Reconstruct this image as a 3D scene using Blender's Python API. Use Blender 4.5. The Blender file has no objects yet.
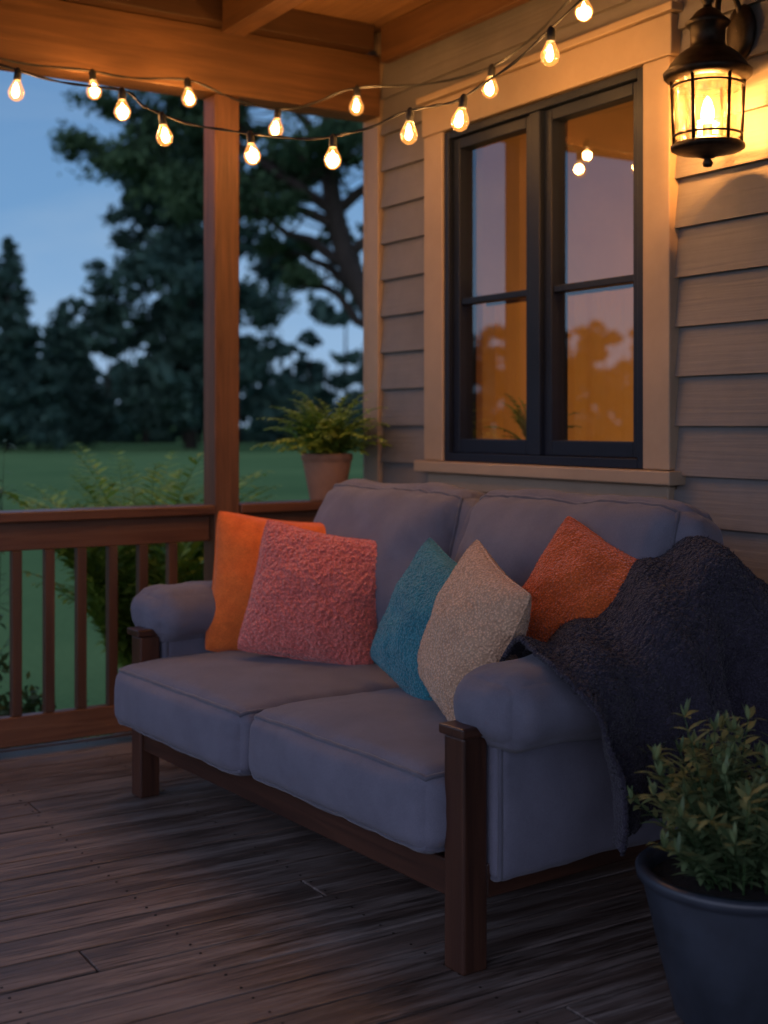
import bpy, bmesh, math, random
import numpy as np
from mathutils import Vector, Matrix, noise
random.seed(7); rng=np.random.default_rng(11)
sc=bpy.context.scene
R=math.radians

# ---------------------------------------------------------------- materials
def newmat(name):
    m=bpy.data.materials.new(name); m.use_nodes=True
    nt=m.node_tree; nt.nodes.clear()
    out=nt.nodes.new('ShaderNodeOutputMaterial'); return m,nt,out
def N(nt,t,**kw):
    n=nt.nodes.new('ShaderNode'+t)
    for k,v in kw.items():
        if k in n.inputs.keys(): n.inputs[k].default_value=v
        else: setattr(n,k,v)
    return n
def ramp(nt,stops):
    r=nt.nodes.new('ShaderNodeValToRGB'); e=r.color_ramp.elements
    while len(e)<len(stops): e.new(0.5)
    for el,(p,c) in zip(e,stops):
        el.position=p; el.color=(*c,1)
    return r
def objmap(nt,scale):
    tc=N(nt,'TexCoord'); mp=N(nt,'Mapping'); mp.inputs['Scale'].default_value=scale
    nt.links.new(tc.outputs['Object'],mp.inputs['Vector']); return mp
def wood(name,c1,c2,axis=0,rough=.45,bump=.25,spec=.4,coarse=3.,wear=None,island=True):
    m,nt,out=newmat(name); L=nt.links.new
    b=N(nt,'BsdfPrincipled',Roughness=rough); b.inputs['Specular IOR Level'].default_value=spec
    sc_=[28,28,28]; sc_[axis]=1.6
    mp=objmap(nt,sc_)
    geo=N(nt,'NewGeometry')
    add=N(nt,'VectorMath',operation='MULTIPLY_ADD')
    comb=N(nt,'CombineXYZ')
    L(geo.outputs['Random Per Island'],comb.inputs[0]);L(geo.outputs['Random Per Island'],comb.inputs[1]);L(geo.outputs['Random Per Island'],comb.inputs[2])
    L(comb.outputs[0],add.inputs[0]); add.inputs[1].default_value=(37,53,71); L(mp.outputs[0],add.inputs[2])
    n1=N(nt,'TexNoise',Scale=1.0,Detail=5,Roughness=.65,Distortion=.6); L(add.outputs[0],n1.inputs['Vector'])
    r=ramp(nt,[(.3,c1),(.72,c2)]); L(n1.outputs['Fac'],r.inputs[0])
    mp2=objmap(nt,(coarse,coarse,coarse)); n2=N(nt,'TexNoise',Scale=1.0,Detail=2); L(mp2.outputs[0],n2.inputs['Vector'])
    hsv=N(nt,'HueSaturation'); L(r.outputs[0],hsv.inputs['Color'])
    ma=N(nt,'MapRange'); ma.inputs['To Min'].default_value=.7; ma.inputs['To Max'].default_value=1.3
    av=N(nt,'Math',operation='ADD'); L(n2.outputs['Fac'],av.inputs[0]); 
    mu=N(nt,'Math',operation='MULTIPLY_ADD'); L(geo.outputs['Random Per Island'],mu.inputs[0]); mu.inputs[1].default_value=.7 if island else 0; mu.inputs[2].default_value=-.35 if island else 0
    L(mu.outputs[0],av.inputs[1]); L(av.outputs[0],ma.inputs['Value']); L(ma.outputs[0],hsv.inputs['Value'])
    col=hsv.outputs[0]
    if wear:
        mpw=objmap(nt,wear[1]); nw=N(nt,'TexNoise',Scale=1.0,Detail=5,Roughness=.75); 
        addw=N(nt,'VectorMath',operation='MULTIPLY_ADD'); L(comb.outputs[0],addw.inputs[0]); addw.inputs[1].default_value=(11,17,5); L(mpw.outputs[0],addw.inputs[2]); L(addw.outputs[0],nw.inputs['Vector'])
        rw=ramp(nt,[(.46,(0,0,0)),(.64,(1,1,1))]); L(nw.outputs['Fac'],rw.inputs[0])
        mx=N(nt,'MixRGB'); L(rw.outputs[0],mx.inputs[0]); L(col,mx.inputs[1]); mx.inputs[2].default_value=(*wear[0],1); col=mx.outputs[0]
        mpc=objmap(nt,(4,95,95)); ncx=N(nt,'TexNoise',Scale=1.0,Detail=3,Roughness=.6); L(mpc.outputs[0],ncx.inputs['Vector'])
        rcx=ramp(nt,[(.36,(.35,.33,.32)),(.46,(1,1,1))]); L(ncx.outputs['Fac'],rcx.inputs[0])
        mx2=N(nt,'MixRGB',blend_type='MULTIPLY'); mx2.inputs[0].default_value=.85; L(col,mx2.inputs[1]); L(rcx.outputs[0],mx2.inputs[2]); col=mx2.outputs[0]
        rr=N(nt,'MapRange'); rr.inputs['To Min'].default_value=rough; rr.inputs['To Max'].default_value=min(1,rough+.3); L(rw.outputs[0],rr.inputs['Value']); L(rr.outputs[0],b.inputs['Roughness'])
    L(col,b.inputs['Base Color'])
    bp=N(nt,'Bump',Strength=bump,Distance=.004); L(n1.outputs['Fac'],bp.inputs['Height']); L(bp.outputs[0],b.inputs['Normal'])
    L(b.outputs[0],out.inputs[0]); return m
def fabric(name,col,col2=None,scale=600,bump=.3,rough=.9,sheen=.3,mott=12,dist=.002,weave=True):
    m,nt,out=newmat(name); L=nt.links.new
    b=N(nt,'BsdfPrincipled',Roughness=rough); b.inputs['Sheen Weight'].default_value=sheen; b.inputs['Specular IOR Level'].default_value=.2
    mp=objmap(nt,(1,1,1))
    n2=N(nt,'TexNoise',Scale=mott,Detail=4,Roughness=.65); L(mp.outputs[0],n2.inputs['Vector'])
    col2=col2 or tuple(c*.72 for c in col)
    r=ramp(nt,[(.3,col2),(.7,col)]); L(n2.outputs['Fac'],r.inputs[0])
    if weave:
        n1=N(nt,'TexNoise',Scale=scale,Detail=1)
        L(mp.outputs[0],n1.inputs['Vector']); h=n1.outputs['Fac']
    else:
        n1=N(nt,'TexVoronoi',Scale=scale); L(mp.outputs[0],n1.inputs['Vector']); h=n1.outputs['Distance']
    mx=N(nt,'MixRGB',blend_type='MULTIPLY'); mx.inputs[0].default_value=.6
    r2=ramp(nt,[(.25,(.55,.55,.55)),(.7,(1.15,1.15,1.15))] if weave else [(.0,(1.2,1.2,1.2)),(.6,(.35,.35,.35))]); L(h,r2.inputs[0])
    L(r.outputs[0],mx.inputs[1]); L(r2.outputs[0],mx.inputs[2]); L(mx.outputs[0],b.inputs['Base Color'])
    bp=N(nt,'Bump',Strength=bump,Distance=dist); bp.invert=not weave
    L(h,bp.inputs['Height']); L(bp.outputs[0],b.inputs['Normal'])
    L(b.outputs[0],out.inputs[0]); return m
def paint(name,c,rough=.6,bump=.15,scale=(60,3,60),var=.2,spec=.5):
    m,nt,out=newmat(name); L=nt.links.new
    b=N(nt,'BsdfPrincipled',Roughness=rough); b.inputs['Specular IOR Level'].default_value=spec
    mp=objmap(nt,scale); n=N(nt,'TexNoise',Scale=1.0,Detail=4); L(mp.outputs[0],n.inputs['Vector'])
    mp2=objmap(nt,(2.5,2.5,2.5)); n2=N(nt,'TexNoise',Scale=1.0,Detail=5,Roughness=.7); L(mp2.outputs[0],n2.inputs['Vector'])
    r=ramp(nt,[(.3,tuple(x*(1-var) for x in c)),(.7,tuple(min(1,x*(1+var)) for x in c))]); L(n2.outputs['Fac'],r.inputs[0])
    L(r.outputs[0],b.inputs['Base Color'])
    bp=N(nt,'Bump',Strength=bump,Distance=.004); L(n.outputs['Fac'],bp.inputs['Height']); L(bp.outputs[0],b.inputs['Normal'])
    L(b.outputs[0],out.inputs[0]); return m
def leafmat(name,c1,c2,scale=3,trans=.3,rough=.55):
    m,nt,out=newmat(name); L=nt.links.new
    geo=N(nt,'NewGeometry'); mp=objmap(nt,(scale,)*3); n=N(nt,'TexNoise',Scale=1.0,Detail=1); L(mp.outputs[0],n.inputs['Vector'])
    ad=N(nt,'Math',operation='MULTIPLY_ADD'); L(geo.outputs['Random Per Island'],ad.inputs[0]); ad.inputs[1].default_value=.5
    su=N(nt,'Math',operation='SUBTRACT'); L(n.outputs['Fac'],su.inputs[0]); su.inputs[1].default_value=.25; L(su.outputs[0],ad.inputs[2])
    r=ramp(nt,[(.15,c1),(.8,c2)]); L(ad.outputs[0],r.inputs[0])
    if trans>0:
        b=N(nt,'BsdfPrincipled',Roughness=rough); L(r.outputs[0],b.inputs['Base Color'])
        t=N(nt,'BsdfTranslucent'); L(r.outputs[0],t.inputs[0])
        mx=N(nt,'MixShader'); mx.inputs[0].default_value=trans; L(b.outputs[0],mx.inputs[1]); L(t.outputs[0],mx.inputs[2])
        L(mx.outputs[0],out.inputs[0])
    else:
        b=N(nt,'BsdfDiffuse'); L(r.outputs[0],b.inputs[0]); L(b.outputs[0],out.inputs[0])
    return m
def metal(name,c,rough=.45,met=.8):
    m,nt,out=newmat(name); b=N(nt,'BsdfPrincipled',Roughness=rough,Metallic=met)
    mp=objmap(nt,(40,40,40)); n=N(nt,'TexNoise',Scale=1.0,Detail=4); nt.links.new(mp.outputs[0],n.inputs['Vector'])
    r=ramp(nt,[(.3,tuple(x*.6 for x in c)),(.75,tuple(x*1.5 for x in c))]); nt.links.new(n.outputs['Fac'],r.inputs[0]); nt.links.new(r.outputs[0],b.inputs['Base Color'])
    bp=N(nt,'Bump',Strength=.2,Distance=.002); nt.links.new(n.outputs['Fac'],bp.inputs['Height']); nt.links.new(bp.outputs[0],b.inputs['Normal'])
    nt.links.new(b.outputs[0],out.inputs[0]); return m
def thin_glass(name,refl=.25,tint=(1,1,1),rough=0.0,wavy=0.0,bscale=12,frost=0,glow=None):
    m,nt,out=newmat(name); L=nt.links.new
    t=N(nt,'BsdfTransparent'); t.inputs[0].default_value=(*tint,1)
    g=N(nt,'BsdfGlossy',Roughness=rough)
    mx=N(nt,'MixShader'); fr=N(nt,'LayerWeight',Blend=.35)
    ma=N(nt,'MapRange'); ma.inputs['To Min'].default_value=refl; ma.inputs['To Max'].default_value=min(1,refl+.5)
    L(fr.outputs['Facing'],ma.inputs['Value']); L(ma.outputs[0],mx.inputs[0]); L(t.outputs[0],mx.inputs[1]); L(g.outputs[0],mx.inputs[2])
    if wavy>0:
        mp=objmap(nt,(bscale,)*3); n=N(nt,'TexNoise',Scale=1.0,Detail=2); L(mp.outputs[0],n.inputs['Vector'])
        bp=N(nt,'Bump',Strength=wavy,Distance=.002); L(n.outputs['Fac'],bp.inputs['Height']); L(bp.outputs[0],g.inputs['Normal'])
    res=mx.outputs[0]
    if frost>0:
        tr=N(nt,'BsdfTranslucent'); tr.inputs[0].default_value=(1,.8,.5,1); m2=N(nt,'MixShader')
        mp=objmap(nt,(45,45,10)); n=N(nt,'TexNoise',Scale=1.0,Detail=3,Roughness=.7); L(mp.outputs[0],n.inputs['Vector'])
        mr=N(nt,'MapRange'); mr.inputs['From Min'].default_value=.35; mr.inputs['From Max'].default_value=.7; mr.inputs['To Min'].default_value=frost*.25; mr.inputs['To Max'].default_value=frost*2.2; L(n.outputs['Fac'],mr.inputs['Value']); L(mr.outputs[0],m2.inputs[0])
        L(res,m2.inputs[1]); L(tr.outputs[0],m2.inputs[2]); res=m2.outputs[0]
    if glow:
        em=N(nt,'Emission',Strength=glow[1]); em.inputs[0].default_value=(*glow[0],1); ad=N(nt,'AddShader'); L(res,ad.inputs[0]); L(em.outputs[0],ad.inputs[1]); res=ad.outputs[0]
        m.cycles.emission_sampling='NONE'
    L(res,out.inputs[0]); return m
def emis(name,c,s):
    m,nt,out=newmat(name); e=N(nt,'Emission',Strength=s); e.inputs[0].default_value=(*c,1); nt.links.new(e.outputs[0],out.inputs[0]); m.cycles.emission_sampling='NONE'; return m

M={}
M['deck']=wood('deck_wood',(.062,.044,.036),(.16,.115,.095),axis=0,rough=.42,bump=.9,wear=((.23,.19,.17),(1.6,20,20)))
M['beam']=wood('beam_wood',(.09,.041,.016),(.195,.093,.038),axis=0,rough=.55,bump=.5)
M['beamY']=wood('rafter_wood',(.09,.041,.018),(.19,.09,.036),axis=1,rough=.55,bump=.4)
M['plate']=wood('plate_wood',(.04,.018,.008),(.09,.042,.018),axis=0,rough=.55,bump=.4)
M['ceil']=wood('ceiling_boards',(.18,.09,.036),(.31,.165,.072),axis=1,rough=.55,bump=.3)
M['post']=wood('post_wood',(.075,.032,.017),(.20,.09,.043),axis=2,rough=.5,bump=.7)
M['rail']=wood('rail_wood',(.085,.034,.019),(.18,.08,.04),axis=0,rough=.38,bump=.5)
M['bal']=wood('baluster_wood',(.06,.026,.016),(.13,.06,.031),axis=2,rough=.5,bump=.4)
M['frameX']=wood('sofa_wood_depth',(.028,.012,.008),(.075,.03,.017),axis=0,rough=.34)
M['frameY']=wood('sofa_wood_length',(.028,.012,.008),(.075,.03,.017),axis=1,rough=.34)
M['frameZ']=wood('sofa_wood_upright',(.03,.013,.009),(.085,.034,.019),axis=2,rough=.34)
M['siding']=paint('painted_siding',(.175,.158,.148),.6,.7,(70,2.2,70),.16)
M['trim']=paint('painted_trim',(.34,.25,.17),.55,.25,(50,50,3),.12)
M['winframe']=paint('window_frame_paint',(.009,.014,.028),.45,.1,(30,30,30),.2,.25)
M['sofa']=fabric('sofa_canvas',(.165,.165,.215),(.132,.132,.175),scale=700,bump=.5,mott=7,sheen=.12)
M['piping']=fabric('sofa_piping',(.115,.115,.15),scale=900)
M['pink']=fabric('coral_boucle',(.92,.25,.21),(.80,.18,.155),scale=140,bump=.9,dist=.005,weave=False,sheen=.4)
M['orange']=fabric('orange_wool',(.80,.185,.035),(.66,.135,.025),scale=300,bump=.8,dist=.003,sheen=.2,mott=22)
M['orange2']=fabric('orange_knit',(.88,.17,.03),(.74,.12,.02),scale=170,bump=1.,dist=.005,weave=False,sheen=.3)
M['teal']=fabric('teal_knit',(.045,.34,.44),(.03,.24,.32),scale=170,bump=1.,dist=.005,weave=False,sheen=.3)
M['cream']=fabric('cream_knit',(.88,.57,.37),(.76,.46,.29),scale=150,bump=1.,dist=.005,weave=False,sheen=.3)
M['throw']=fabric('charcoal_wool',(.055,.05,.078),(.03,.027,.045),scale=160,bump=1.,dist=.006,weave=False,sheen=.12,mott=30)
M['metal']=metal('lantern_bronze',(.035,.026,.02))
M['lglass']=thin_glass('lantern_glass',.04,(1,.93,.8),.12,.6,60,frost=.03)
M['bglass']=thin_glass('bulb_glass',.05,(1,.92,.78),glow=((1,.38,.08),.55))
M['wglass']=thin_glass('window_glass',.12,(.93,.94,.93),0,.05,1.2)
M['black']=metal('black_rubber',(.012,.012,.013),.6,0)
M['bulb']=emis('bulb_filament',(1,.66,.32),34)
M['flame']=emis('lantern_filament',(1,.62,.26),60)
M['terra']=paint('terracotta',(.30,.155,.095),.8,.3,(30,30,30),.3)
M['pot']=paint('glazed_blue_pot',(.034,.042,.058),.36,.35,(18,18,18),.45)
M['palepot']=paint('pale_pot',(.30,.28,.29),.6,.2,(20,20,20),.2)
M['soil']=paint('potting_soil',(.02,.014,.01),1,1,(90,90,90),.4)
M['bark']=wood('bark',(.022,.017,.013),(.055,.042,.032),axis=2,rough=.95,bump=1)
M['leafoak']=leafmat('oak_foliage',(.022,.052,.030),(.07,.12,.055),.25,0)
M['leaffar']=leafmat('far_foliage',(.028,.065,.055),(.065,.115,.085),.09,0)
M['fern']=leafmat('fern_leaf',(.10,.20,.02),(.28,.43,.07),5,.35)
M['fernb']=leafmat('palm_leaf',(.18,.30,.035),(.42,.56,.10),5,.35)
M['fernd']=leafmat('shrub_leaf',(.025,.07,.025),(.07,.14,.045),5,.25)
M['sage']=leafmat('pot_shrub_leaf',(.06,.11,.045),(.21,.29,.13),8,.25)
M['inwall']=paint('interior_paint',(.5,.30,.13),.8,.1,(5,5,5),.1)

# ---------------------------------------------------------------- mesh builder
class MB:
    def __init__(s): s.v=[]; s.f=[]
    def box(s,a,b):
        o=len(s.v)
        for z in (a[2],b[2]):
            for y in (a[1],b[1]):
                for x in (a[0],b[0]): s.v.append((x,y,z))
        for f in ((0,2,3,1),(4,5,7,6),(0,1,5,4),(2,6,7,3),(0,4,6,2),(1,3,7,5)): s.f.append(tuple(o+i for i in f))
    def tube(s,pts,rad,seg=8,closed=False):
        pts=[Vector(p) for p in pts]; n=len(pts)
        if not hasattr(rad,'__len__'): rad=[rad]*n
        o=len(s.v); ref=Vector((0.13,0.21,1)).normalized(); prev=None
        for i,p in enumerate(pts):
            if closed: d=pts[(i+1)%n]-pts[i-1]
            else: d=pts[min(i+1,n-1)]-pts[max(i-1,0)]
            if d.length<1e-9: d=Vector((0,0,1))
            d.normalize()
            if prev is None:
                a=d.cross(ref); 
                if a.length<.05: a=d.cross(Vector((1,0,0)))
            else: a=prev-d*prev.dot(d)
            a.normalize(); prev=a; b=d.cross(a)
            for k in range(seg):
                t=2*math.pi*k/seg; s.v.append(tuple(p+(a*math.cos(t)+b*math.sin(t))*rad[i]))
        m=n if closed else n-1
        for i in range(m):
            for k in range(seg):
                a0=o+i*seg+k; a1=o+i*seg+(k+1)%seg; j=(i+1)%n
                s.f.append((a0,a1,o+j*seg+(k+1)%seg,o+j*seg+k))
        if not closed:
            s.f.append(tuple(o+k for k in reversed(range(seg)))); s.f.append(tuple(o+(n-1)*seg+k for k in range(seg)))
    def lathe(s,prof,c,seg=32,rot=0):
        o=len(s.v)
        for r,z in prof:
            for k in range(seg):
                t=2*math.pi*k/seg+rot; s.v.append((c[0]+r*math.cos(t),c[1]+r*math.sin(t),c[2]+z))
        for i in range(len(prof)-1):
            for k in range(seg):
                s.f.append((o+i*seg+k,o+i*seg+(k+1)%seg,o+(i+1)*seg+(k+1)%seg,o+(i+1)*seg+k))
    def build(s,name,mat,parent=None,smooth=False,bevel=0,extra=None):
        me=bpy.data.meshes.new(name); me.from_pydata(s.v,[],s.f); me.update()
        ob=bpy.data.objects.new(name,me); sc.collection.objects.link(ob)
        me.materials.append(mat)
        if smooth: me.polygons.foreach_set('use_smooth',[True]*len(me.polygons))
        if bevel:
            b=ob.modifiers.new('Bevel','BEVEL'); b.width=bevel; b.segments=2; b.limit_method='ANGLE'; b.angle_limit=R(40)
        if parent: ob.parent=parent
        return ob
def npmesh(name,V,F,mat,parent=None,smooth=False):
    me=bpy.data.meshes.new(name); V=np.asarray(V,dtype=np.float32); F=np.asarray(F,dtype=np.int32); k=F.shape[1]
    me.vertices.add(len(V)); me.vertices.foreach_set('co',V.ravel())
    me.loops.add(F.size); me.loops.foreach_set('vertex_index',F.ravel())
    me.polygons.add(len(F)); me.polygons.foreach_set('loop_start',np.arange(0,F.size,k,dtype=np.int32)); 
    me.polygons.foreach_set('loop_total',np.full(len(F),k,dtype=np.int32))
    me.update(calc_edges=True); me.validate()
    if smooth: me.polygons.foreach_set('use_smooth',[True]*len(me.polygons))
    ob=bpy.data.objects.new(name,me); sc.collection.objects.link(ob); me.materials.append(mat)
    if parent: ob.parent=parent
    return ob
def empty(name,loc=(0,0,0),rz=0):
    e=bpy.data.objects.new(name,None); sc.collection.objects.link(e); e.location=loc; e.rotation_euler=(0,0,rz); e.empty_display_size=.2; return e
def spline(pts,n=8):
    P=[Vector(p) for p in pts]; P=[P[0]*2-P[1]]+P+[P[-1]*2-P[-2]]; out=[]
    for i in range(1,len(P)-2):
        for k in range(n):
            t=k/n; a,b,c,d=P[i-1],P[i],P[i+1],P[i+2]
            out.append(.5*((2*b)+(c-a)*t+(2*a-5*b+4*c-d)*t*t+(3*b-a-3*c+d)*t**3))
    out.append(P[-2]); return out

# ---------------------------------------------------------------- ground / sky
GZ=-.45
gv=[];gf=[]
rs=[0,3,6,10,16,25,40,60,90,130,200,400,900]; seg=64
for i,r in enumerate(rs):
    for k in range(seg):
        t=2*math.pi*k/seg; x,y=r*math.cos(t),r*math.sin(t)
        z=GZ+ (noise.noise(Vector((x*.03,y*.03,0)))*.25*min(1,r/60) if r>12 else 0)
        gv.append((x,y,z))
for i in range(len(rs)-1):
    for k in range(seg): gf.append((i*seg+k,i*seg+(k+1)%seg,(i+1)*seg+(k+1)%seg,(i+1)*seg+k))
m,nt,out=newmat('lawn_grass'); b=N(nt,'BsdfDiffuse')
mp=objmap(nt,(.12,.12,.12)); n1=N(nt,'TexNoise',Scale=1.0,Detail=6,Roughness=.6); nt.links.new(mp.outputs[0],n1.inputs['Vector'])
r=ramp(nt,[(.3,(.09,.18,.07)),(.7,(.18,.29,.11))]); nt.links.new(n1.outputs['Fac'],r.inputs[0])
mp=objmap(nt,(25,25,25)); n2=N(nt,'TexNoise',Scale=1.0,Detail=4); nt.links.new(mp.outputs[0],n2.inputs['Vector'])
mx=N(nt,'MixRGB',blend_type='MULTIPLY'); mx.inputs[0].default_value=.5; nt.links.new(r.outputs[0],mx.inputs[1]); nt.links.new(n2.outputs['Fac'],mx.inputs[2])
nt.links.new(mx.outputs[0],b.inputs[0]); nt.links.new(b.outputs[0],out.inputs[0])
G=MB(); G.v=gv; G.f=gf; G.build('lawn',m,smooth=True)

w=bpy.data.worlds.new('World'); sc.world=w; w.use_nodes=True; nt=w.node_tree; nt.nodes.clear(); L=nt.links.new
out=nt.nodes.new('ShaderNodeOutputWorld'); bg=N(nt,'Background'); 
sky=nt.nodes.new('ShaderNodeTexSky'); sky.sky_type='NISHITA'; sky.sun_disc=False; sky.sun_elevation=R(2); sky.sun_rotation=R(230)
tc=N(nt,'TexCoord'); sep=N(nt,'SeparateXYZ'); L(tc.outputs['Generated'],sep.inputs[0])
gr=ramp(nt,[(0,(.32,.48,.70)),(.06,(.30,.49,.75)),(.16,(.175,.36,.64)),(.3,(.14,.29,.55)),(.7,(.14,.26,.5))]); L(sep.outputs[2],gr.inputs[0])
mpc=N(nt,'Mapping'); mpc.inputs['Scale'].default_value=(2.2,2.2,9); L(tc.outputs['Generated'],mpc.inputs[0])
nc=N(nt,'TexNoise',Scale=1.6,Detail=6,Roughness=.55,Distortion=.4); L(mpc.outputs[0],nc.inputs['Vector'])
rc=ramp(nt,[(.42,(0,0,0)),(.75,(.38,.38,.38))]); L(nc.outputs['Fac'],rc.inputs[0])
cm=N(nt,'MixRGB'); L(rc.outputs[0],cm.inputs[0]); L(gr.outputs[0],cm.inputs[1]); cm.inputs[2].default_value=(.42,.55,.70,1)
ns=N(nt,'MixRGB',blend_type='MULTIPLY'); ns.inputs[0].default_value=1; L(sky.outputs[0],ns.inputs[1]); ns.inputs[2].default_value=(.05,.06,.08,1)
mm=N(nt,'MixRGB'); mm.inputs[0].default_value=.93; L(ns.outputs[0],mm.inputs[1]); L(cm.outputs[0],mm.inputs[2])
dt=N(nt,'VectorMath',operation='DOT_PRODUCT'); L(tc.outputs['Generated'],dt.inputs[0]); dt.inputs[1].default_value=(-.78,-.52,.30)
ag=N(nt,'MapRange'); ag.interpolation_type='SMOOTHSTEP'; ag.inputs['From Min'].default_value=.1; ag.inputs['From Max'].default_value=.95; L(dt.outputs['Value'],ag.inputs['Value'])
am=N(nt,'MixRGB',blend_type='ADD'); L(ag.outputs[0],am.inputs[0]); L(mm.outputs[0],am.inputs[1]); am.inputs[2].default_value=(.62,.55,.72,1)
L(am.outputs[0],bg.inputs[0]); bg.inputs[1].default_value=1.0; L(bg.outputs[0],out.inputs[0])

# ---------------------------------------------------------------- deck
XF=-.9
D=MB(); bw=.14
y=4.95
while y>-2.2:
    y0=y-bw+.007
    cuts=[XF]+sorted([random.uniform(-.3,2.2)])+[3.0]
    if random.random()<.6: cuts=[XF,3.0]
    for a,b_ in zip(cuts[:-1],cuts[1:]):
        dz=random.uniform(-.002,.002); D.box((a+.002,y0,-.03+dz),(b_-.002,y,dz))
    y-=bw
deck=empty('porch_deck')
D.build('deck_boards',M['deck'],deck,bevel=.004)
D=MB(); D.box((XF,4.952,-.24),(3.0,4.985,.004)); D.box((XF-.035,-2.2,-.24),(XF-.002,4.985,.002)); D.build('fascia_board',M['rail'],deck,bevel=.003)
D=MB()
for x in np.arange(XF+.1,3.0,.45): D.box((x,-2.15,-.22),(x+.04,4.94,-.034))
for x in (XF+.1,1.5,2.8):
    for yy in (-2,1.5,4.75): D.box((x+.05,yy,GZ-.1),(x+.15,yy+.1,-.035))
D.build('joists',M['bal'],deck)
D=MB()
for k in range(50):
    yb=4.95-k*bw-.03
    for x in (.35,.8,1.25,1.7):
        for o in (0,-.08): D.lathe([(0.0001,.0022),(.0035,.0022),(.004,.001)],(x,yb+o,0),6)
D.build('nail_heads',M['metal'],deck)

# ---------------------------------------------------------------- railing, post, beams
rail=empty('porch_railing')
def railing(x0,x1):
    A=MB(); A.box((x0,4.78,.885),(x1,4.92,.923)); A.box((x0,4.832,.775),(x1,4.868,.884)); A.box((x0,4.825,.045),(x1,4.875,.155)); return A
A=railing(XF+.16,2.185); A.build('rails',M['rail'],rail,bevel=.005)
A=railing(2.30,2.985); A.build('rails_short',M['rail'],rail,bevel=.005)
A=MB(); x=-.6
while x<2.95:
    if not 2.13<x<2.33: A.box((x-.019,4.831,.156),(x+.019,4.869,.774))
    x+=.125
A.build('balusters',M['bal'],rail,bevel=.003)
A=MB(); A.box((2.187,4.792,0),(2.298,4.905,2.585)); 
A.build('porch_post',M['post'],bevel=.006)
A=MB(); A.box((XF+.04,4.795,0),(XF+.15,4.905,2.585)); A.build('porch_post',M['post'],bevel=.006)
roof=empty('porch_roof')
A=MB(); A.box((XF,4.785,2.587),(2.97,4.925,2.85)); A.build('header_beam',M['beam'],roof,bevel=.005)
A=MB(); A.box((XF,4.72,2.852),(2.90,4.99,2.96)); A.build('top_plate',M['plate'],roof,bevel=.004)
A=MB()
for x in (2.235,1.0,-.25): A.box((x-.05,-2.2,2.81),(x+.05,4.718,2.958))
A.build('rafters',M['beamY'],roof,bevel=.004)
A=MB(); x=XF-.1
while x<2.95: A.box((x,-2.3,2.962),(min(x+.118,3.0),5.3,2.98)); x+=.121
A.build('ceiling_boards',M['ceil'],roof,bevel=.003)
A=MB(); A.box((XF-.25,-2.4,2.985),(3.3,5.4,3.05)); A.build('roof_deck',M['winframe'],roof)
A=MB(); A.box((2.93,-2.2,2.80),(2.968,4.718,2.958)); A.build('frieze_board',M['beamY'],roof,bevel=.004)

# ---------------------------------------------------------------- house
house=empty('clapboard_house')
wy0,wy1=3.141,4.285; wz0,wz1=1.10,2.42
exp=.158
def siding_run(S,ya,yb,za,zb):
    k=math.floor((za+.02)/exp)
    z=k*exp-.02
    while z<zb:
        a=max(z,za); b=min(z+exp,zb)
        if b-a>.004:
            fa=(a-z)/exp; fb=(b-z)/exp
            xa=2.978+.020*fa; xb=2.978+.020*fb
            o=len(S.v)
            for yy in (ya,yb): S.v+= [(xa,yy,a),(xb,yy,b),(3.01,yy,b),(3.01,yy,a)]
            S.f+=[(o,o+4,o+5,o+1),(o,o+3,o+7,o+4),(o+1,o+5,o+6,o+2),(o,o+1,o+2,o+3),(o+4,o+7,o+6,o+5)]
        z+=exp
S=MB()
siding_run(S,-2.4,3.02,-.35,2.96); siding_run(S,4.42,4.80,-.35,2.96)
siding_run(S,3.02,4.42,-.35,1.04); siding_run(S,3.02,4.42,2.57,2.96)
S.build('lap_siding',M['siding'],house)
A=MB(); 
A.box((3.012,-2.4,GZ),(3.16,wy0-.01,3.2)); A.box((3.012,wy1+.01,GZ),(3.16,4.895,3.2)); A.box((3.012,wy0-.01,GZ),(3.16,wy1+.01,wz0-.01)); A.box((3.012,wy0-.01,wz1+.01),(3.16,wy1+.01,3.2))
A.box((3.16,4.75,GZ),(9,4.895,3.2)); A.box((3.16,-2.4,GZ),(9,-2.25,3.2)); A.box((8.9,-2.2,GZ),(9.04,4.7,3.2)); A.box((3.16,-2.25,3.08),(8.9,4.75,3.2))
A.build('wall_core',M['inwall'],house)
A=MB(); z=GZ+.05
while z<3.1:
    o=len(A.v); 
    for xx in (3.03,9.04): A.v+=[(xx,4.92,z),(xx,4.902,z+exp),(xx,4.897,z+exp),(xx,4.897,z)]
    A.f+=[(o,o+1,o+5,o+4),(o,o+4,o+7,o+3)]
    z+=exp
A.build('gable_siding',M['siding'],house)
A=MB(); A.box((2.968,4.802,-.02),(3.006,4.90,2.96)); A.box((2.968,4.902,-.4),(3.10,4.93,3.1)); A.build('corner_board',M['trim'],house,bevel=.004)
A=MB()
A.box((2.955,4.288,1.102),(3.01,4.424,2.425)); A.box((2.955,3.016,1.102),(3.01,3.138,2.425))
A.box((2.952,3.005,2.427),(3.01,4.435,2.56)); A.box((2.935,2.985,2.562),(3.01,4.455,2.59))
A.box((2.925,2.985,1.055),(3.01,4.455,1.10)); A.box((2.965,3.03,.985),(3.01,4.41,1.053))
A.build('window_casing',M['trim'],house,bevel=.005)
A=MB()
ym=(wy0+wy1)/2
fx0,fx1=2.962,3.10
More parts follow.
